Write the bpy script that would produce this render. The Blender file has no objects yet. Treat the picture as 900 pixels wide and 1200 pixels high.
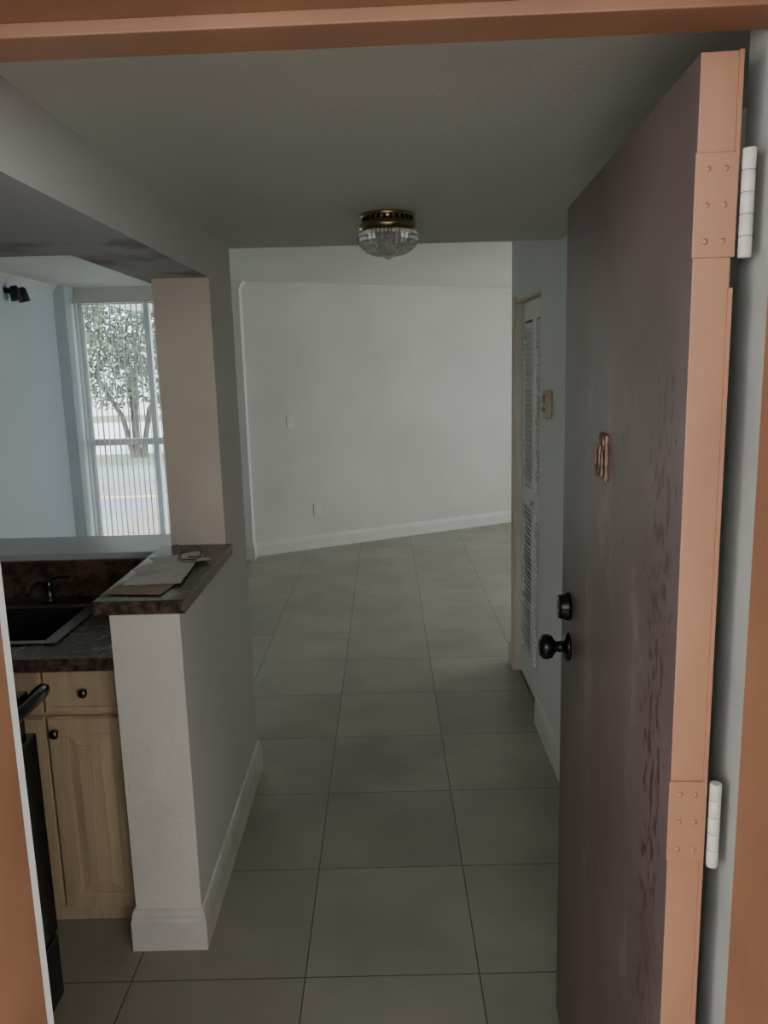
import bpy, bmesh, math, random
from mathutils import Vector, Matrix
random.seed(7)
C = bpy.context.scene.collection

# ---------------------------------------------------------------- materials
def mat(name, col, rough=0.6, metal=0.0, var=0.0, vscale=3.0, bump=0.0, bscale=40.0, col2=None,
        spec=0.5, trans=0.0, lo=0.35, hi=0.65, detail=4.0, stretch=None):
    m = bpy.data.materials.new(name); m.use_nodes = True
    nt = m.node_tree; b = nt.nodes['Principled BSDF']
    b.inputs['Roughness'].default_value = rough
    b.inputs['Metallic'].default_value = metal
    b.inputs['Specular IOR Level'].default_value = spec
    b.inputs['Transmission Weight'].default_value = trans
    tc = nt.nodes.new('ShaderNodeTexCoord')
    vec = tc.outputs['Object']
    if stretch:
        mp = nt.nodes.new('ShaderNodeMapping'); mp.inputs['Scale'].default_value = stretch
        nt.links.new(vec, mp.inputs['Vector']); vec = mp.outputs['Vector']
    n = nt.nodes.new('ShaderNodeTexNoise'); n.inputs['Scale'].default_value = vscale
    n.inputs['Detail'].default_value = detail
    nt.links.new(vec, n.inputs['Vector'])
    r = nt.nodes.new('ShaderNodeValToRGB')
    c2 = col2 if col2 else tuple(c*(1-var) for c in col)
    r.color_ramp.elements[0].position = lo; r.color_ramp.elements[1].position = hi
    r.color_ramp.elements[0].color = (*c2, 1); r.color_ramp.elements[1].color = (*col, 1)
    nt.links.new(n.outputs['Fac'], r.inputs['Fac'])
    nt.links.new(r.outputs['Color'], b.inputs['Base Color'])
    if bump > 0:
        n2 = nt.nodes.new('ShaderNodeTexNoise'); n2.inputs['Scale'].default_value = bscale
        n2.inputs['Detail'].default_value = 3
        nt.links.new(vec, n2.inputs['Vector'])
        bp = nt.nodes.new('ShaderNodeBump'); bp.inputs['Strength'].default_value = bump
        bp.inputs['Distance'].default_value = 0.004
        nt.links.new(n2.outputs['Fac'], bp.inputs['Height'])
        nt.links.new(bp.outputs['Normal'], b.inputs['Normal'])
    return m

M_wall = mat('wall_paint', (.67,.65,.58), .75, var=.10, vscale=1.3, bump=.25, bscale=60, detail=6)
M_wallL = mat('wall_paint_pale', (.77,.765,.72), .7, var=.05, vscale=1.2, bump=.2, bscale=60)
M_wallB = mat('wall_window_light_tint', (.72,.78,.81), .7, var=.03, vscale=1.2, bump=.2, bscale=60)  # bluish cast of the window light is mixed into this wall colour
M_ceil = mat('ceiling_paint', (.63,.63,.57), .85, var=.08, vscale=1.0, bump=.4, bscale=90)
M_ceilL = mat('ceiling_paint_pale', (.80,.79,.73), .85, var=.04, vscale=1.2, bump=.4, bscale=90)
M_beam = mat('beam_paint', (.64,.63,.58), .75, var=.07, vscale=1.5, bump=.3, bscale=60)
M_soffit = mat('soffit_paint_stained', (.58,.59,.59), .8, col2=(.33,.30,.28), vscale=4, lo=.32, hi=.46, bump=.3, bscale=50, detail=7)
M_cream = mat('pillar_front_warm_light', (.70,.595,.47), .7, var=.12, vscale=2.5, bump=.3, bscale=60, detail=6)  # warm light from the entry painted into the pillar's front face
M_endcap = mat('half_wall_paint', (.78,.71,.59), .7, var=.14, vscale=3, bump=.3, bscale=60, detail=7)
M_base = mat('baseboard_paint', (.74,.69,.60), .5, var=.18, vscale=7, bump=.1, detail=7)
M_baseW = mat('baseboard_paint_wall', (.72,.70,.63), .5, var=.08, vscale=6, bump=.1)
M_trimW = mat('trim_white', (.79,.78,.72), .45, var=.05, vscale=5)
M_salmon = mat('salmon_paint', (.40,.195,.108), .5, col2=(.32,.150,.083), vscale=5, bump=.2, bscale=25, detail=7, stretch=(1,1,.5))
M_frame = mat('frame_salmon_in_shade', (.30,.142,.074), .5, col2=(.23,.105,.054), vscale=5, bump=.2, bscale=25, detail=7)  # salmon darkened to brown: the frame's shade is put into its colour
M_greyj = mat('jamb_grey', (.44,.43,.385), .5, var=.18, vscale=6, bump=.1)
M_black = mat('black_enamel', (.012,.012,.013), .5, var=.2)
M_blackg = mat('black_gloss', (.010,.010,.011), .18, var=.2)
M_knob = mat('oil_rubbed_bronze', (.02,.017,.016), .25, metal=.6, var=.3, vscale=20)
M_brass = mat('brass', (.42,.33,.17), .28, metal=1.0, var=.25, vscale=12)
M_brassd = mat('brass_tarnished', (.27,.165,.115), .42, metal=.6, var=.6, vscale=70)
M_steel = mat('steel_dark', (.16,.155,.15), .3, metal=1.0, var=.2)
M_sinkb = mat('sink_basin_dark', (.035,.033,.032), .35, var=.2)
M_steell = mat('steel_brushed', (.34,.33,.32), .32, metal=1.0, var=.1)
M_hingew = mat('hinge_white_paint', (.66,.61,.53), .5, var=.25, vscale=30)
M_gran = mat('granite_laminate', (.150,.095,.070), .25, col2=(.03,.021,.018), vscale=38, lo=.35, hi=.66, detail=8)
M_splash = mat('granite_backsplash', (.20,.115,.078), .35, col2=(.045,.027,.02), vscale=30, lo=.35, hi=.66, detail=8)
M_wood = mat('pickled_maple', (.60,.455,.28), .42, col2=(.51,.37,.22), vscale=4, stretch=(9,9,.9), bump=.04)
M_sill = mat('sill_laminate', (.60,.62,.63), .3, var=.05)
M_paper = mat('paper', (.88,.85,.79), .8, var=.10, vscale=25)
M_paper2 = mat('paper_brown', (.52,.40,.31), .8, var=.2, vscale=25)
M_plastic = mat('white_plastic', (.70,.68,.61), .4, var=.04)
M_beigep = mat('beige_plastic', (.50,.40,.26), .4, var=.2, vscale=20)
M_leaf = mat('leaf', (.15,.19,.12), .6, col2=(.09,.12,.08), vscale=1.5)
M_bark = mat('bark', (.12,.10,.085), .9, var=.4, vscale=8)
M_road = mat('asphalt', (.24,.26,.29), .9, var=.35, vscale=.4)
M_walk = mat('sidewalk_concrete', (.60,.62,.65), .9, var=.1, vscale=2)
M_grass = mat('grass', (.17,.22,.13), .95, col2=(.10,.14,.08), vscale=6)
M_yel = mat('road_paint_yellow', (.7,.50,.10), .8, var=.15)
M_bldg = mat('stucco_white', (.85,.85,.83), .8, var=.05, vscale=1)
M_conc = mat('walkway_concrete', (.36,.34,.32), .85, var=.15, vscale=3)
M_corr = mat('walkway_wall_paint', (.48,.455,.42), .8, var=.1, vscale=2)

def tile_mat():
    m = bpy.data.materials.new('floor_tile'); m.use_nodes = True
    nt = m.node_tree; b = nt.nodes['Principled BSDF']
    tc = nt.nodes.new('ShaderNodeTexCoord'); mp = nt.nodes.new('ShaderNodeMapping')
    mp.inputs['Location'].default_value = (5.27, 5.0, 0)
    nt.links.new(tc.outputs['Object'], mp.inputs['Vector'])
    br = nt.nodes.new('ShaderNodeTexBrick'); br.offset = 0; br.squash = 1
    br.inputs['Scale'].default_value = 1; br.inputs['Brick Width'].default_value = .5
    br.inputs['Row Height'].default_value = .5; br.inputs['Mortar Size'].default_value = .0021
    br.inputs['Mortar Smooth'].default_value = .3
    br.inputs['Color1'].default_value = (.375,.345,.272,1); br.inputs['Color2'].default_value = (.315,.288,.228,1)
    br.inputs['Mortar'].default_value = (.08,.07,.057,1)
    nt.links.new(mp.outputs['Vector'], br.inputs['Vector'])
    n = nt.nodes.new('ShaderNodeTexNoise'); n.inputs['Scale'].default_value = 2.6; n.inputs['Detail'].default_value = 8
    nt.links.new(tc.outputs['Object'], n.inputs['Vector'])
    r = nt.nodes.new('ShaderNodeValToRGB')
    r.color_ramp.elements[0].position=.32; r.color_ramp.elements[1].position=.68
    r.color_ramp.elements[0].color=(.78,.78,.78,1); r.color_ramp.elements[1].color=(1.05,1.05,1.05,1)
    nt.links.new(n.outputs['Fac'], r.inputs['Fac'])
    mx = nt.nodes.new('ShaderNodeMix'); mx.data_type='RGBA'; mx.blend_type='MULTIPLY'
    mx.inputs[0].default_value = 1
    nt.links.new(br.outputs['Color'], mx.inputs[6]); nt.links.new(r.outputs['Color'], mx.inputs[7])
    nt.links.new(mx.outputs[2], b.inputs['Base Color'])
    b.inputs['Roughness'].default_value = .32
    bp = nt.nodes.new('ShaderNodeBump'); bp.inputs['Strength'].default_value=.4; bp.inputs['Distance'].default_value=.002
    bp.invert = True
    nt.links.new(br.outputs['Fac'], bp.inputs['Height']); nt.links.new(bp.outputs['Normal'], b.inputs['Normal'])
    return m
M_tile = tile_mat()

def door_mat():
    m = bpy.data.materials.new('door_paint_plum'); m.use_nodes = True
    nt = m.node_tree; b = nt.nodes['Principled BSDF']
    L = nt.links.new
    tc = nt.nodes.new('ShaderNodeTexCoord')
    n = nt.nodes.new('ShaderNodeTexNoise'); n.inputs['Scale'].default_value = 3.0; n.inputs['Detail'].default_value = 8
    L(tc.outputs['Object'], n.inputs['Vector'])
    r = nt.nodes.new('ShaderNodeValToRGB')
    r.color_ramp.elements[0].position=.35; r.color_ramp.elements[1].position=.68
    r.color_ramp.elements[0].color=(.108,.070,.064,1); r.color_ramp.elements[1].color=(.168,.112,.106,1)
    L(n.outputs['Fac'], r.inputs['Fac'])
    sx = nt.nodes.new('ShaderNodeSeparateXYZ'); L(tc.outputs['Object'], sx.inputs[0])
    def band(axis, c, h0, h1, pen):
        a = nt.nodes.new('ShaderNodeMath'); a.operation='SUBTRACT'; L(sx.outputs[axis],a.inputs[0]); a.inputs[1].default_value=c
        ab = nt.nodes.new('ShaderNodeMath'); ab.operation='ABSOLUTE'; L(a.outputs[0],ab.inputs[0])
        mr = nt.nodes.new('ShaderNodeMapRange')
        mr.inputs['From Min'].default_value=h0; mr.inputs['From Max'].default_value=h1
        mr.inputs['To Min'].default_value=.0; mr.inputs['To Max'].default_value=pen
        L(ab.outputs[0], mr.inputs['Value']); return mr.outputs['Result']
    def wear(scale, nscale, by, bz, lo, hi, prev, col):
        mp = nt.nodes.new('ShaderNodeMapping'); mp.inputs['Scale'].default_value=scale
        L(tc.outputs['Object'], mp.inputs['Vector'])
        n2 = nt.nodes.new('ShaderNodeTexNoise'); n2.inputs['Scale'].default_value=nscale; n2.inputs['Detail'].default_value=9
        n2.inputs['Roughness'].default_value=.65
        L(mp.outputs['Vector'], n2.inputs['Vector'])
        v = n2.outputs['Fac']
        for q in (by,bz):
            sub = nt.nodes.new('ShaderNodeMath'); sub.operation='SUBTRACT'
            L(v, sub.inputs[0]); L(band(*q), sub.inputs[1]); v = sub.outputs[0]
        r2 = nt.nodes.new('ShaderNodeValToRGB')
        r2.color_ramp.elements[0].position=lo; r2.color_ramp.elements[1].position=hi
        L(v, r2.inputs['Fac'])
        mx = nt.nodes.new('ShaderNodeMix'); mx.data_type='RGBA'
        L(r2.outputs['Color'], mx.inputs[0]); L(prev, mx.inputs[6])
        mx.inputs[7].default_value=(*col,1)
        return mx.outputs[2]
    c = wear((1,8,4),1.0,('Y',.40,.20,.36,.25),('Z',1.15,.5,.9,.2),.54,.76, r.outputs['Color'], (.27,.20,.19))
    c = wear((1,24,11),2.6,('Y',.09,.03,.12,.20),('Z',1.15,.50,.75,.25),.50,.57, c, (.060,.032,.028))
    c = wear((1,22,8),2.4,('Y',.30,.02,.07,.25),('Z',1.50,.12,.22,.25),.54,.60, c, (.070,.040,.036))
    L(c, b.inputs['Base Color'])
    b.inputs['Roughness'].default_value=.42
    bp = nt.nodes.new('ShaderNodeBump'); bp.inputs['Strength'].default_value=.15; bp.inputs['Distance'].default_value=.003
    L(n.outputs['Fac'], bp.inputs['Height']); L(bp.outputs['Normal'], b.inputs['Normal'])
    return m
M_door = door_mat()

def glass_mat():
    m = bpy.data.materials.new('window_glass'); m.use_nodes = True
    nt = m.node_tree; nt.nodes.clear()
    o = nt.nodes.new('ShaderNodeOutputMaterial'); t = nt.nodes.new('ShaderNodeBsdfTransparent')
    g = nt.nodes.new('ShaderNodeBsdfGlossy'); g.inputs['Roughness'].default_value=.02
    t.inputs['Color'].default_value=(.95,.97,.97,1)
    mx = nt.nodes.new('ShaderNodeMixShader'); mx.inputs[0].default_value=.04
    nt.links.new(t.outputs[0], mx.inputs[1]); nt.links.new(g.outputs[0], mx.inputs[2]); nt.links.new(mx.outputs[0], o.inputs['Surface'])
    return m
M_glass = glass_mat()
def blind_mat():
    m = bpy.data.materials.new('blind_vinyl'); m.use_nodes = True
    nt = m.node_tree; nt.nodes.clear()
    o = nt.nodes.new('ShaderNodeOutputMaterial'); t = nt.nodes.new('ShaderNodeBsdfTranslucent')
    g = nt.nodes.new('ShaderNodeBsdfDiffuse')
    g.inputs['Color'].default_value=(.74,.76,.79,1); t.inputs['Color'].default_value=(.74,.78,.84,1)
    mx = nt.nodes.new('ShaderNodeMixShader'); mx.inputs[0].default_value=.45
    nt.links.new(g.outputs[0], mx.inputs[1]); nt.links.new(t.outputs[0], mx.inputs[2]); nt.links.new(mx.outputs[0], o.inputs['Surface'])
    return m
M_blind = blind_mat()
M_shade = mat('ribbed_glass', (.86,.85,.80), .08, var=.03, trans=.75)

# ---------------------------------------------------------------- mesh helpers
def obj(name, bm, mats, parent=None, smooth=False, loc=None, rotz=0.0):
    me = bpy.data.meshes.new(name); bmesh.ops.recalc_face_normals(bm, faces=bm.faces)
    bm.to_mesh(me); bm.free()
    for m in (mats if isinstance(mats, (list, tuple)) else [mats]): me.materials.append(m)
    if smooth:
        for p in me.polygons: p.use_smooth = True
    o = bpy.data.objects.new(name, me); C.objects.link(o)
    if parent: o.parent = parent
    if loc: o.location = loc
    if rotz: o.rotation_euler[2] = rotz
    return o
def empty(name, loc=(0,0,0), rotz=0):
    e = bpy.data.objects.new(name, None); C.objects.link(e); e.location = loc; e.rotation_euler[2]=rotz
    e.empty_display_size=.1
    return e
def addbox(bm, x0,x1,y0,y1,z0,z1, mi=0, M=None):
    vs=[bm.verts.new(Vector(p)) for p in ((x0,y0,z0),(x1,y0,z0),(x1,y1,z0),(x0,y1,z0),(x0,y0,z1),(x1,y0,z1),(x1,y1,z1),(x0,y1,z1))]
    if M:
        for v in vs: v.co = M @ v.co
    fs=[]
    for f in ((0,3,2,1),(4,5,6,7),(0,1,5,4),(1,2,6,5),(2,3,7,6),(3,0,4,7)):
        fc=bm.faces.new([vs[i] for i in f]); fc.material_index=mi; fs.append(fc)
    return fs   # bottom, top, front(-y), right(+x), back(+y), left(-x)
def boxes(name, lst, mats, parent=None, bevel=0.0, loc=None, rotz=0.0, faces=None):
    bm=bmesh.new()
    for b in lst:
        fs=addbox(bm,*b)
        if faces:
            for k,v in faces.items(): fs[k].material_index=v
    o=obj(name,bm,mats,parent,loc=loc,rotz=rotz)
    if bevel>0:
        md=o.modifiers.new('b','BEVEL'); md.width=bevel; md.segments=2; md.limit_method='ANGLE'
    return o
def lathe(bm, prof, n=32, M=None, mi=0, rib=None):
    rings=[]
    for (r,h) in prof:
        ring=[]
        for i in range(n):
            a=2*math.pi*i/n
            rr=r*(1+(rib if (rib and i%2) else 0))
            v=Vector((rr*math.cos(a),rr*math.sin(a),h))
            ring.append(bm.verts.new(M@v if M else v))
        rings.append(ring)
    for a,b in zip(rings[:-1],rings[1:]):
        for i in range(n):
            f=bm.faces.new((a[i],a[(i+1)%n],b[(i+1)%n],b[i])); f.material_index=mi; f.smooth=not rib
    for ring in (rings[0],rings[-1]):
        f=bm.faces.new(ring); f.material_index=mi
def tube(bm,p0,p1,r0,r1,n=10,mi=0):
    p0=Vector(p0);p1=Vector(p1);d=p1-p0
    q=d.to_track_quat('Z','Y').to_matrix().to_4x4()
    lathe(bm,[(r0,0),(r1,d.length)],n,Matrix.Translation(p0)@q,mi)
def curve(name,pts,r,m,parent=None,cyc=False):
    cu=bpy.data.curves.new(name,'CURVE');cu.dimensions='3D';cu.bevel_depth=r;cu.bevel_resolution=3
    s=cu.splines.new('BEZIER');s.bezier_points.add(len(pts)-1)
    for b,p in zip(s.bezier_points,pts):
        b.co=p;b.handle_left_type='AUTO';b.handle_right_type='AUTO'
    s.use_cyclic_u=cyc
    cu.materials.append(m);cu.use_fill_caps=True
    o=bpy.data.objects.new(name,cu);C.objects.link(o)
    if parent:o.parent=parent
    return o
def sweep(name, pts, prof, m, parent=None):
    bm=bmesh.new();P=[Vector(p) for p in pts];rows=[]
    nrm=[]
    for a,b in zip(P[:-1],P[1:]):
        d=(b-a).normalized();nrm.append(Vector((d.y,-d.x)))
    for i,p in enumerate(P):
        if i==0:n=nrm[0]
        elif i==len(P)-1:n=nrm[-1]
        else:
            n=(nrm[i-1]+nrm[i]);n=n/(n.length_squared)*2
        rows.append([bm.verts.new((p.x+n.x*d,p.y+n.y*d,z)) for d,z in prof])
    k=len(prof)
    for a,b in zip(rows[:-1],rows[1:]):
        for i in range(k): bm.faces.new((a[i],a[(i+1)%k],b[(i+1)%k],b[i]))
    bm.faces.new(rows[0]);bm.faces.new(rows[-1])
    return obj(name,bm,m,parent)
BB=[(0,0),(.015,0),(.015,.095),(.012,.105),(.012,.112),(.007,.130),(0,.132)]
def crown(z): return [(0,z),(.045,z),(.04,z-.012),(.014,z-.04),(.010,z-.055),(0,z-.055)]

# ---------------------------------------------------------------- room shell
ZC=2.48; ZE=2.185; ZS=2.035
boxes('floor',[(-3.1,3.9,.72,10.1,-.12,0)],M_tile)
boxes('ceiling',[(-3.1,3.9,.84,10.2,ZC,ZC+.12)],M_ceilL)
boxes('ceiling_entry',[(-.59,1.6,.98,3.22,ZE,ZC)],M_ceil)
boxes('ceiling_soffit_kitchen',[(-2.2,-.59,.98,2.22,ZS,ZC),(-.83,-.59,2.22,3.22,ZS,ZC)],[M_beam,M_soffit],faces={0:1})
boxes('wall_front',[(-3.1,-.545,.84,.98,0,ZC),(.475,1.6,.84,.98,0,ZC),(-.545,.475,.84,.98,2.13,ZC)],M_wall)
boxes('wall_right',[(.70,.80,.98,3.60,0,ZC),(.70,.80,3.60,4.29,2.04,ZC),(.70,.80,4.29,4.41,0,ZC)],M_wallL)
boxes('wall_closet_back',[(.80,3.9,4.31,4.41,0,ZC),(1.5,1.6,.98,4.31,0,ZC)],M_wallL)
boxes('wall_kitchen_left',[(-2.3,-2.2,.98,3.22,0,ZC),(-3.1,-2.3,3.10,3.22,0,ZC)],M_wallL)
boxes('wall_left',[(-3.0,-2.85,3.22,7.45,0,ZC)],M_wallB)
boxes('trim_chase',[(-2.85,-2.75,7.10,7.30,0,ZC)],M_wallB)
boxes('wall_window',[(-2.85,-2.74,7.30,7.45,0,ZC),(-2.74,-1.55,7.30,7.45,2.38,ZC),(-2.74,-1.55,7.30,7.45,0,.10),
                     (-1.55,-1.24,7.12,7.45,0,ZC)],M_wallL)
def angwall(name,p0,p1,th,z0,z1,m):
    p0=Vector(p0);p1=Vector(p1);d=(p1-p0).normalized();n=Vector((-d.y,d.x))*th
    bm=bmesh.new();b=[p0,p1,p1+n,p0+n]
    lo=[bm.verts.new((q.x,q.y,z0)) for q in b];hi=[bm.verts.new((q.x,q.y,z1)) for q in b]
    bm.faces.new(lo[::-1]);bm.faces.new(hi)
    for i in range(4): bm.faces.new((lo[i],lo[(i+1)%4],hi[(i+1)%4],hi[i]))
    return obj(name,bm,m)
angwall('wall_back',(-1.24,7.245),(3.5,9.68),.12,0,ZC,M_wall)
WA,WB,WZ0,WZ1=5.2,7.5,.45,2.2
boxes('wall_right_living',[(3.5,3.62,4.41,WA,0,ZC),(3.5,3.62,WB,9.8,0,ZC),(3.5,3.62,WA,WB,WZ1,ZC),(3.5,3.62,WA,WB,0,WZ0)],M_wallL)
w2=empty('added_light_window')  # unseen window, added to let more daylight into the living room
wm=(WA+WB)/2
fr=[(3.51,3.57,WA,WA+.05,WZ0,WZ1),(3.51,3.57,WB-.05,WB,WZ0,WZ1),(3.51,3.57,WA+.05,WB-.05,WZ0,WZ0+.05),(3.51,3.57,WA+.05,WB-.05,WZ1-.05,WZ1),(3.51,3.57,wm-.02,wm+.02,WZ0+.05,WZ1-.05)]
boxes('frame',fr,M_trimW,w2)
boxes('glass',[(3.535,3.541,WA+.05,WB-.05,WZ0+.05,WZ1-.05)],M_glass,w2)

boxes('wall_half',[(-.787,-.59,2.136,3.22,0,1.062)],[M_wall,M_endcap],faces={2:1})  # front face warmer and lighter than the sides, entry light coloured in
boxes('wall_pillar',[(-.787,-.59,2.813,3.22,1.062,ZS)],[M_wall,M_cream],faces={2:1})
boxes('wall_pass_through',[(-2.2,-.787,2.92,3.20,0,1.035)],M_wallL)
boxes('trim_pass_through_sill',[(-2.2,-.787,2.90,3.22,1.035,1.06)],M_sill,bevel=.004)

sweep('baseboard_half_wall',[(-.787,2.24),(-.787,2.136),(-.59,2.136),(-.59,3.22),(-.787,3.22)],BB,M_base)
sweep('baseboard_right',[(.70,3.60),(.70,1.0)],BB,M_baseW)
sweep('baseboard_closet_corner',[(3.45,4.41),(.70,4.41),(.70,4.36)],BB,M_baseW)
sweep('baseboard_back',[(-1.235,7.247),(3.48,9.67)],BB,M_baseW)
sweep('baseboard_column',[(-1.55,7.12),(-1.24,7.12),(-1.24,7.23)],BB,M_baseW)
sweep('baseboard_left',[(-2.85,3.25),(-2.85,7.09)],BB,M_baseW)
sweep('trim_crown_left',[(-2.85,3.25),(-2.85,7.10)],crown(ZC),M_trimW)
sweep('trim_crown_back',[(-1.235,7.247),(3.48,9.67)],crown(ZC),M_wall)
sweep('trim_crown_column',[(-1.55,7.12),(-1.24,7.12),(-1.24,7.23)],crown(ZC),M_trimW)

# ---------------------------------------------------------------- window 1 with blinds
w=empty('window_1')
Y0,Y1=7.33,7.39
boxes('frame',[(-2.74,-2.70,Y0,Y1,.10,2.38),(-1.59,-1.55,Y0,Y1,.10,2.38),(-2.70,-1.59,Y0,Y1,2.33,2.38),(-2.70,-1.59,Y0,Y1,.10,.15),
      (-2.70,-1.59,Y0+.004,Y1-.004,1.065,1.125),(-2.145,-2.095,Y0-.004,Y1+.004,.15,2.33)],M_trimW,w)
boxes('glass',[(-2.70,-1.59,7.358,7.362,.15,2.33)],M_glass,w)
vb=empty('vertical_blinds')
boxes('headrail',[(-2.73,-1.56,7.20,7.25,2.335,2.375)],M_trimW,vb)
bm=bmesh.new()
x=-2.70
while x<-1.58:
    Mx=Matrix.Translation((x,7.225,0))@Matrix.Rotation(math.radians(13+random.uniform(-4,4)),4,'Z')
    addbox(bm,-.0009,.0009,-.038,.038,.16,2.335,0,Mx)
    x+=.048
obj('slats',bm,M_blind,vb)

# ---------------------------------------------------------------- outside
boxes('ground_lawn',[(-40,20,7.6,60,-.42,-.36)],M_grass)
boxes('ground_sidewalk',[(-30,6,7.7,9.6,-.36,-.34)],M_walk)
boxes('ground_road',[(-40,20,9.8,18.0,-.36,-.345)],M_road)
boxes('road_marking',[(-40,20,13.2,13.40,-.345,-.342)],M_yel)
boxes('ground_parking',[(-40,20,20.6,34,-.36,-.345)],M_walk)
boxes('neighbour_building',[(-40,10,40,44,-.36,4),(-40,10,39.8,40,3.4,3.6)],M_bldg)
bm=bmesh.new()
base=Vector((-6.2,19.8,-.36))
for k,(tx,ty,tz) in enumerate([(-.9,.1,2.0),(.15,-.2,2.1),(1.0,.2,1.9),(-.3,.5,2.2)]):
    mid=base+Vector((tx*.35,ty*.4,1.0+.1*k)); top=base+Vector((tx,ty,tz))
    tube(bm,base+Vector((tx*.12,ty*.1,0)),mid,.08,.06);tube(bm,mid,top,.06,.04)
    for j in range(5):
        e=top+Vector((random.uniform(-1,1),random.uniform(-.8,.8),random.uniform(.4,1.4)))
        tube(bm,top,e,.04,.018,6)
for i in range(13000):
    while True:
        q=Vector((random.uniform(-1,1),random.uniform(-1,1),random.uniform(-1,1)))
        if q.length<1 and (math.sin(q.x*9+1)*math.sin(q.z*8)+math.sin(q.y*7)>-.35): break
    c=base+Vector((q.x*2.6,q.y*2.2,3.5+q.z*2.4))
    R=Matrix.Rotation(random.uniform(0,6.3),4,Vector((random.random()-.5,random.random()-.5,random.random()-.5)).normalized())
    s=random.uniform(.05,.10)
    vs=[bm.verts.new(c+(R@Vector(v))) for v in ((-s,0,0),(0,-s*.45,0),(s,0,0),(0,s*.45,0))]
    f=bm.faces.new(vs);f.material_index=1
me=bpy.data.meshes.new('tree');bm.to_mesh(me);bm.free();me.materials.append(M_bark);me.materials.append(M_leaf)
C.objects.link(bpy.data.objects.new('tree',me))

boxes('walkway_floor',[(-4,4,-1.9,.72,-.12,-.01)],M_conc)
boxes('walkway_ceiling',[(-4,4,-1.9,.84,2.6,2.72)],M_corr)
boxes('walkway_wall',[(-4,-.62,.72,.84,-.01,2.6),(.56,4,.72,.84,-.01,2.6),(-.62,.56,.72,.84,2.19,2.6)],M_corr)
boxes('walkway_parapet',[(-4,4,-2.0,-1.9,-.12,1.25)],M_corr)

# ---------------------------------------------------------------- door frame
df=empty('door_frame',(0,.95,0),math.radians(-2.2))
def F_(l): return [(a,b,c-.95,d-.95,e,f) for (a,b,c,d,e,f) in l]
boxes('jamb_hinge_stop',F_([(.426,.475,.70,.920,0,2.13)]),M_frame,df,bevel=.002)
boxes('jamb_hinge_rabbet',F_([(.440,.475,.920,1.040,0,2.13)]),M_greyj,df)
boxes('jamb_latch_stop',F_([(-.545,-.497,.70,.952,0,2.13)]),M_frame,df,bevel=.002)
boxes('jamb_latch_rabbet',F_([(-.545,-.507,.952,.985,0,2.13)]),M_trimW,df)
boxes('head_stop',F_([(-.545,.475,.70,.918,2.092,2.13)]),M_frame,df,bevel=.002)
boxes('head_rabbet',F_([(-.545,.475,.918,.985,2.078,2.13)]),M_frame,df,bevel=.002)
boxes('casing_outside',F_([(-.62,-.545,.68,.72,0,2.19),(.475,.56,.68,.72,0,2.19),(-.545,.475,.68,.72,2.13,2.19)]),M_frame,df)

# ---------------------------------------------------------------- entry door (open)
d=empty('door_1',(.366,.970,0),-math.atan(.0613))
L=.90;T=.044;H=2.058
bm=bmesh.new()
fs=addbox(bm,0,T,0,L,.012,H)
fs[2].material_index=1; fs[1].material_index=1
o=obj('slab',bm,[M_door,M_salmon],d)
md=o.modifiers.new('b','BEVEL');md.width=.0015;md.segments=2
boxes('edge_channel',[(.0415,.0465,-.0035,.0,.012,1.80),(.0415,.0465,-.0035,0,1.95,H)],M_salmon,d)
for hz in (1.893,1.112,.30):
    boxes('hinge_leaf',[(-.002,.047,-.003,.0,hz-.058,hz+.058)],M_salmon,d,bevel=.001)
    bm=bmesh.new()
    for sx in (.012,.032):
        for sz in (-.04,0,.04):
            lathe(bm,[(.0035,0),(.0035,.0008),(.001,.0012)],10,Matrix.Translation((sx,-.003,hz+sz))@Matrix.Rotation(math.pi/2,4,'X'))
    obj('hinge_screws',bm,M_salmon,d)
    bm=bmesh.new()
    for k in range(5):
        z0=hz-.060+k*.024
        lathe(bm,[(.0068,z0),(.0075,z0+.001),(.0075,z0+.0225),(.0068,z0+.0235)],16,Matrix.Translation((.056,-.008,0)))
    obj('hinge_knuckle',bm,M_hingew,d)
RX=Matrix.Rotation(-math.pi/2,4,'Y')
ky=.79
bm=bmesh.new()
lathe(bm,[(.033,0),(.033,.006),(.026,.012),(.014,.014),(.012,.030),(.016,.034),(.026,.040),(.0295,.050),(.0285,.060),(.021,.068),(.010,.070)],32,Matrix.Translation((0,ky,1.068))@RX)
obj('knob',bm,M_knob,d)
bm=bmesh.new()
lathe(bm,[(.032,0),(.032,.008),(.028,.020),(.027,.026),(.012,.027)],32,Matrix.Translation((0,ky,1.165))@RX)
obj('deadbolt',bm,M_knob,d)
boxes('keyway',[(-.0290,-.0265,ky-.002,ky+.002,1.158,1.172)],M_brassd,d)
boxes('latch_plate',[(.010,.034,L,L+.002,1.04,1.10),(.010,.034,L,L+.002,1.14,1.19)],M_brassd,d)
kn=(0,.445,1.552)
bm=bmesh.new()
addbox(bm,-.007,0,kn[1]-.027,kn[1]+.027,kn[2]-.044,kn[2]+.040)
addbox(bm,-.012,-.007,kn[1]-.018,kn[1]+.016,kn[2]-.036,kn[2]+.010)
lathe(bm,[(.020,0),(.020,.010),(.012,.014),(.006,.014)],24,Matrix.Translation((0,kn[1],kn[2]+.022))@RX)
o=obj('knocker_plate',bm,M_brassd,d);md=o.modifiers.new('b','BEVEL');md.width=.002;md.segments=2
pts=[(-.013,kn[1]-.014,kn[2]+.020),(-.0145,kn[1]-.016,kn[2]),(-.0145,kn[1]-.010,kn[2]-.026),(-.015,kn[1],kn[2]-.032),(-.0145,kn[1]+.010,kn[2]-.026),(-.0145,kn[1]+.016,kn[2]),(-.013,kn[1]+.014,kn[2]+.020)]
curve('knocker_ring',pts,.0028,M_brassd,d)

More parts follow.
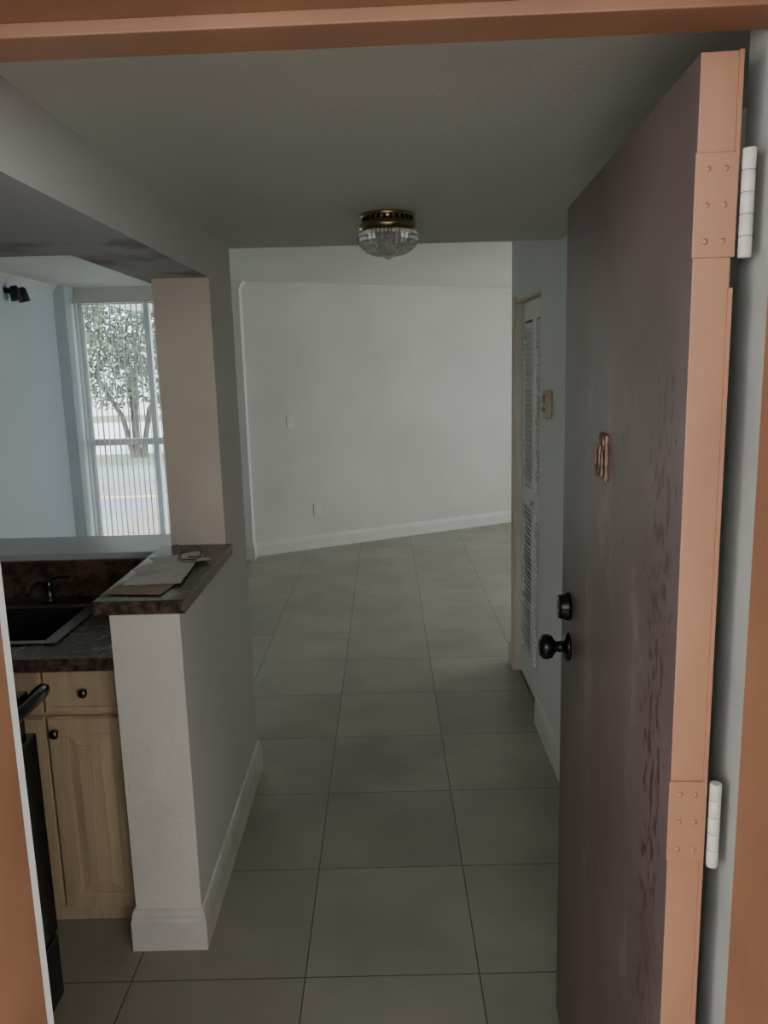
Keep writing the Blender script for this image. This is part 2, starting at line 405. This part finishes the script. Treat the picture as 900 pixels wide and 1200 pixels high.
# ---------------------------------------------------------------- closet louvre door
cd=empty('door_2')
def louvre(y0,y1,x):
    bm=bmesh.new();t=.028;z0,z1=.015,2.02
    addbox(bm,x,x+t,y0,y0+.045,z0,z1);addbox(bm,x,x+t,y1-.045,y1,z0,z1)
    for a,b in ((z0,.17),(.98,1.08),(1.93,z1)): addbox(bm,x,x+t,y0+.045,y1-.045,a,b)
    for a,b in ((.17,.98),(1.08,1.93)):
        z=a+.012
        while z<b-.01:
            M=Matrix.Translation((x+t/2,0,z))@Matrix.Rotation(math.radians(62),4,'Y')
            addbox(bm,-.021,.021,y0+.045,y1-.045,-.003,.003,0,M); z+=.026
    return obj('louvre_panel',bm,M_trimW,cd)
louvre(3.615,3.940,.735);louvre(3.945,4.270,.735)
bm=bmesh.new();lathe(bm,[(.006,0),(.006,.012),(.016,.02),(.014,.03),(.004,.032)],20,Matrix.Translation((.735,3.90,1.03))@RX)
obj('pull',bm,M_plastic,cd)
boxes('trim_closet',[(.690,.700,4.275,4.35,0,2.06),
   (.700,.80,4.275,4.29,0,2.045),(.700,.80,3.60,3.612,0,2.045),(.700,.80,3.612,4.275,2.025,2.04)],M_endcap,bevel=.003)

ch=empty('thermostat')
boxes('body',[(.672,.70,3.34,3.42,1.485,1.60)],M_beigep,ch,bevel=.005)
boxes('dial',[(.667,.672,3.355,3.405,1.515,1.53),(.668,.672,3.355,3.405,1.55,1.585)],M_brassd,ch)
ang=math.atan2(9.68-7.245,3.5+1.24)
for (px,py,pz) in ((-.883,7.428,1.229),(-.675,7.535,.38)):
    e=empty('wall_outlet',(px,py,pz),ang)
    boxes('plate',[(-.036,.036,-.007,0,-.058,.058)],M_plastic,e,bevel=.002)
    boxes('socket',[(-.017,.017,-.009,-.007,.010,.040),(-.017,.017,-.009,-.007,-.040,-.010)],M_plastic,e,bevel=.001)

# ---------------------------------------------------------------- ceiling light
cl=empty('ceiling_light',(.024,2.60,ZE))
bm=bmesh.new()
lathe(bm,[(.084,0),(.086,-.006),(.078,-.010),(.078,-.022),(.086,-.028),(.090,-.036),(.088,-.044),(.076,-.050),(.060,-.050)],48)
for i in range(26):
    a=2*math.pi*i/26
    addbox(bm,.0775,.0805,-.005,.005,-.022,-.010,1,Matrix.Rotation(a,4,'Z'))
obj('brass_canopy',bm,[M_brass,M_knob],cl)
bm=bmesh.new()
lathe(bm,[(.076,-.050),(.092,-.055),(.098,-.066),(.095,-.082),(.086,-.098),(.070,-.112),(.048,-.122),(.020,-.127)],84,rib=-.05)
lathe(bm,[(.012,-.125),(.014,-.129),(.008,-.134),(.003,-.135)],16)
obj('ribbed_shade',bm,M_shade,cl)
bm=bmesh.new();lathe(bm,[(.014,-.045),(.016,-.06),(.028,-.075),(.030,-.088),(.022,-.102),(.006,-.108)],24);obj('bulb',bm,M_plastic,cl)

# ---------------------------------------------------------------- kitchen
boxes('bar_countertop',[(-.822,-.565,2.105,2.812,1.062,1.102)],M_gran,bevel=.004)
SX0,SX1,SY0,SY1=-1.60,-1.07,2.36,2.74
kc=empty('kitchen_counter')
boxes('countertop',[(-2.2,SX0,2.215,2.90,.86,.90),(SX1,-.789,2.215,2.90,.86,.90),(SX0,SX1,2.215,SY0,.86,.90),(SX0,SX1,SY1,2.90,.86,.90)],M_gran,kc)
boxes('backsplash',[(-2.2,-.789,2.882,2.90,.90,1.034),(-.807,-.789,2.24,2.882,.90,1.034)],M_splash,kc)
sk=empty('kitchen_sink')
bm=bmesh.new()
t=.004
addbox(bm,SX0+.002,SX1-.002,SY0+.002,SY1-.002,.745,.75)
for b in ((SX0+.001,SX0+t,SY0+.001,SY1-.001,.75,.90),(SX1-t,SX1-.001,SY0+.001,SY1-.001,.75,.90),(SX0+t,SX1-t,SY0+.001,SY0+t,.75,.90),(SX0+t,SX1-t,SY1-t,SY1-.001,.75,.90)): addbox(bm,*b)
lathe(bm,[(.04,.7505),(.04,.754),(.02,.7525)],24,Matrix.Translation(((SX0+SX1)/2,(SY0+SY1)/2,0)))
obj('basin',bm,M_sinkb,sk)
boxes('rim',[(SX0-.025,SX0+.010,SY0-.02,SY1+.02,.9005,.906),(SX1-.010,SX1+.035,SY0-.02,SY1+.02,.9005,.906),(SX0+.01,SX1-.01,SY0-.02,SY0+.010,.9005,.906),(SX0+.01,SX1-.01,SY1-.010,SY1+.02,.9005,.906)],M_steell,sk,bevel=.002)
fa=empty('faucet',(-1.25,2.82,.9015))
bm=bmesh.new();lathe(bm,[(.026,0),(.026,.008),(.018,.014),(.015,.05),(.017,.055),(.017,.075),(.008,.082)],24);obj('body',bm,M_steel,fa)
curve('spout',[(0,0,.055),(-.01,-.05,.085),(-.02,-.11,.085),(-.022,-.135,.062)],.0085,M_steel,fa)
curve('lever',[(0,0,.078),(.03,-.005,.092),(.085,-.01,.093)],.006,M_steel,fa)

cb=empty('base_cabinet')
boxes('carcass',[(-1.80,-.789,2.272,2.88,0,.72),(-1.80,-.789,2.272,2.335,.72,.86),(-1.03,-.789,2.335,2.88,.72,.86)],M_wood,cb)
def rpanel(x0,x1,z0,z1,name,fr=.05):
    y=2.272
    bm=bmesh.new()
    addbox(bm,x0,x1,y-.016,y,z0,z1)
    o=obj(name,bm,M_wood,cb);md=o.modifiers.new('b','BEVEL');md.width=.004;md.segments=3
    boxes(name+'_frame',[(x0+.004,x0+fr,y-.023,y-.016,z0+.004,z1-.004),(x1-fr,x1-.004,y-.023,y-.016,z0+.004,z1-.004),
          (x0+fr,x1-fr,y-.023,y-.016,z0+.004,z0+fr),(x0+fr,x1-fr,y-.023,y-.016,z1-fr,z1-.004)],M_wood,cb,bevel=.0015)
    return y
def cdoor(x0,x1):
    y=rpanel(x0,x1,.055,.700,'cabinet_door',fr=.054)
    # raised centre panel: sloped bevel up to a flat field
    a0,a1,b0,b1=x0+.060,x1-.060,.115,.640;s=.030
    bm=bmesh.new()
    o=[bm.verts.new(p) for p in ((a0,y-.0165,b0),(a1,y-.0165,b0),(a1,y-.0165,b1),(a0,y-.0165,b1))]
    i1=[bm.verts.new(p) for p in ((a0+s,y-.024,b0+s),(a1-s,y-.024,b0+s),(a1-s,y-.024,b1-s),(a0+s,y-.024,b1-s))]
    i2=[bm.verts.new(p) for p in ((a0+s,y-.028,b0+s),(a1-s,y-.028,b0+s),(a1-s,y-.028,b1-s),(a0+s,y-.028,b1-s))]
    for q in range(4):
        r_=(q+1)%4
        bm.faces.new((o[q],o[r_],i1[r_],i1[q]));bm.faces.new((i1[q],i1[r_],i2[r_],i2[q]))
    bm.faces.new(i2)
    obj('raised_panel',bm,M_wood,cb)
    # shallow bead lines down the centre of the field
    xm=(a0+a1)/2
    boxes('bead',[(xm-.010,xm-.004,y-.030,y-.028,b0+s+.02,b1-s-.02),(xm+.004,xm+.010,y-.030,y-.028,b0+s+.02,b1-s-.02)],M_wood,cb,bevel=.001)
for (x0,x1) in ((-1.050,-.802),(-1.35,-1.056),(-1.66,-1.356)):
    cdoor(x0,x1)
    y=rpanel(x0,x1,.712,.850,'drawer_front',fr=.022)
    bm=bmesh.new()
    for (kx,kz,yy) in (((x0+x1)/2,.781,y-.016),(x0+.028,.655,y-.023)):
        lathe(bm,[(.008,0),(.006,.010),(.014,.016),(.015,.022),(.009,.028),(.003,.029)],20,Matrix.Translation((kx,yy,kz))@Matrix.Rotation(math.pi/2,4,'X'))
    obj('pull',bm,M_steel,cb)

# stove at the left
st=empty('stove')
SXF=-.965; SA,SB=1.20,1.95
boxes('body',[(-1.62,SXF,SA,SB,.0,.89)],M_black,st,bevel=.004)
boxes('cooktop',[(-1.63,SXF+.015,SA-.005,SB+.005,.89,.912)],M_blackg,st,bevel=.005)
boxes('oven_door',[(SXF,SXF+.03,SA+.02,SB-.005,.22,.80)],M_blackg,st,bevel=.006)
boxes('drawer',[(SXF,SXF+.028,SA+.02,SB-.005,.02,.21)],M_blackg,st,bevel=.006)
boxes('backguard',[(-1.67,-1.62,SA,SB,.0,1.02)],M_blackg,st,bevel=.01)
curve('handle',[(SXF+.010,SB-.010,.87),(SXF+.050,SB-.015,.915),(SXF+.082,SB-.05,.935),(SXF+.084,SB-.35,.935),(SXF+.082,SA+.07,.935),(SXF+.05,SA+.03,.915),(SXF+.010,SA+.02,.87)],.015,M_blackg,st)
bm=bmesh.new()
for (bx,by,br) in ((-1.18,1.38,.09),(-1.18,1.76,.075),(-1.46,1.38,.075),(-1.46,1.76,.09)):
    for q in range(4):
        rr=br*(1-q*.22)
        lathe(bm,[(rr,.913),(rr,.921),(rr-.008,.923)],32,Matrix.Translation((bx,by,0)))
obj('burners',bm,M_steel,st)

# papers / keys on the bar
pp=empty('paper_stack')
bm=bmesh.new()
def sheet(cx,cy,w,h,rot,z,mi):
    n=8;g=[]
    R=Matrix.Rotation(rot,3,'Z')
    for i in range(n+1):
        row=[]
        for j in range(n+1):
            p=R@Vector(((i/n-.5)*w,(j/n-.5)*h,0))
            row.append(bm.verts.new((cx+p.x,cy+p.y,z+.005*math.sin(i*1.1+mi)*math.sin(j*.9)*.5+.002)))
        g.append(row)
    for i in range(n):
        for j in range(n):
            f=bm.faces.new((g[i][j],g[i+1][j],g[i+1][j+1],g[i][j+1]));f.material_index=mi;f.smooth=True
sheet(-.715,2.27,.17,.22,-.12,1.1035,1)
sheet(-.705,2.38,.17,.26,.06,1.107,0)
sheet(-.690,2.55,.17,.14,.5,1.1105,0)
sheet(-.735,2.44,.09,.14,-.5,1.1125,0)
obj('sheets',bm,[M_paper,M_paper2],pp)
kr=empty('key_ring',(-.655,2.52,1.113))
curve('ring',[(0,0,.004),(.03,.03,.004),(.015,.07,.03),(-.02,.06,.02),(-.03,.02,.004)],.0018,M_steel,kr,cyc=True)
curve('cord',[(0,0,.004),(.04,-.03,.004),(.03,-.07,.012),(-.01,-.06,.016),(-.02,.01,.04),(-.05,.05,.045)],.0014,M_steel,kr)
boxes('key',[(.0,.03,-.002,.009,.010,.0125),(.03,.07,.0,.006,.010,.0125)],M_brassd,kr,bevel=.0005)

tl=empty('track_spotlight',(-2.85,6.28,2.36))
boxes('bracket',[(0,.015,-.10,.10,-.02,.02)],M_black,tl,bevel=.003)
bm=bmesh.new()
for oy in (-.06,.07):
    tube(bm,(.015,oy,0),(.06,oy,-.01),.008,.008)
    A=Matrix.Translation((.06,oy,.03))@Matrix.Rotation(math.radians(168),4,'Y')
    lathe(bm,[(.026,0),(.036,.02),(.042,.105),(.034,.106)],20,A)
obj('heads',bm,M_black,tl)

# ---------------------------------------------------------------- lights
W=bpy.data.worlds.new('world');bpy.context.scene.world=W;W.use_nodes=True
bg=W.node_tree.nodes['Background'];bg.inputs['Color'].default_value=(.91,.955,1.0,1);bg.inputs['Strength'].default_value=5.9
def area(name,loc,rot,sx,sy):
    l=bpy.data.lights.new(name,'AREA');l.shape='RECTANGLE';l.size=sx;l.size_y=sy
    l.cycles.is_portal=True
    o=bpy.data.objects.new(name,l);C.objects.link(o);o.location=loc;o.rotation_euler=rot
area('portal_window',(-2.14,7.47,1.24),(math.radians(-90),0,0),1.2,2.3)
area('portal_side',(3.64,wm,(WZ0+WZ1)/2),(0,math.radians(90),0),WZ1-WZ0,WB-WA)
s=bpy.data.lights.new('sun','SUN');s.energy=5.0;s.angle=.02;s.color=(1,.96,.9)
so=bpy.data.objects.new('sun',s);C.objects.link(so);so.rotation_euler=(math.radians(38),math.radians(-20),0)

# ---------------------------------------------------------------- camera
cam=bpy.data.cameras.new('camera');co=bpy.data.objects.new('camera',cam);C.objects.link(co)
cam.sensor_fit='VERTICAL';cam.sensor_height=36;cam.sensor_width=27;cam.lens=930/1200*36;cam.clip_start=.02
p=math.radians(10.4)
R0=Vector((1,0,0));U0=Vector((0,math.sin(p),math.cos(p)));F=Vector((0,math.cos(p),-math.sin(p)))
k=.0266
R=(R0-U0*k).normalized();U=(R0*k+U0).normalized()
M=Matrix((R,U,-F)).transposed().to_4x4()
M=Matrix.Rotation(.0043,4,'Z')@M
M.translation=(0,0,1.72)
co.matrix_world=M
bpy.context.scene.camera=co
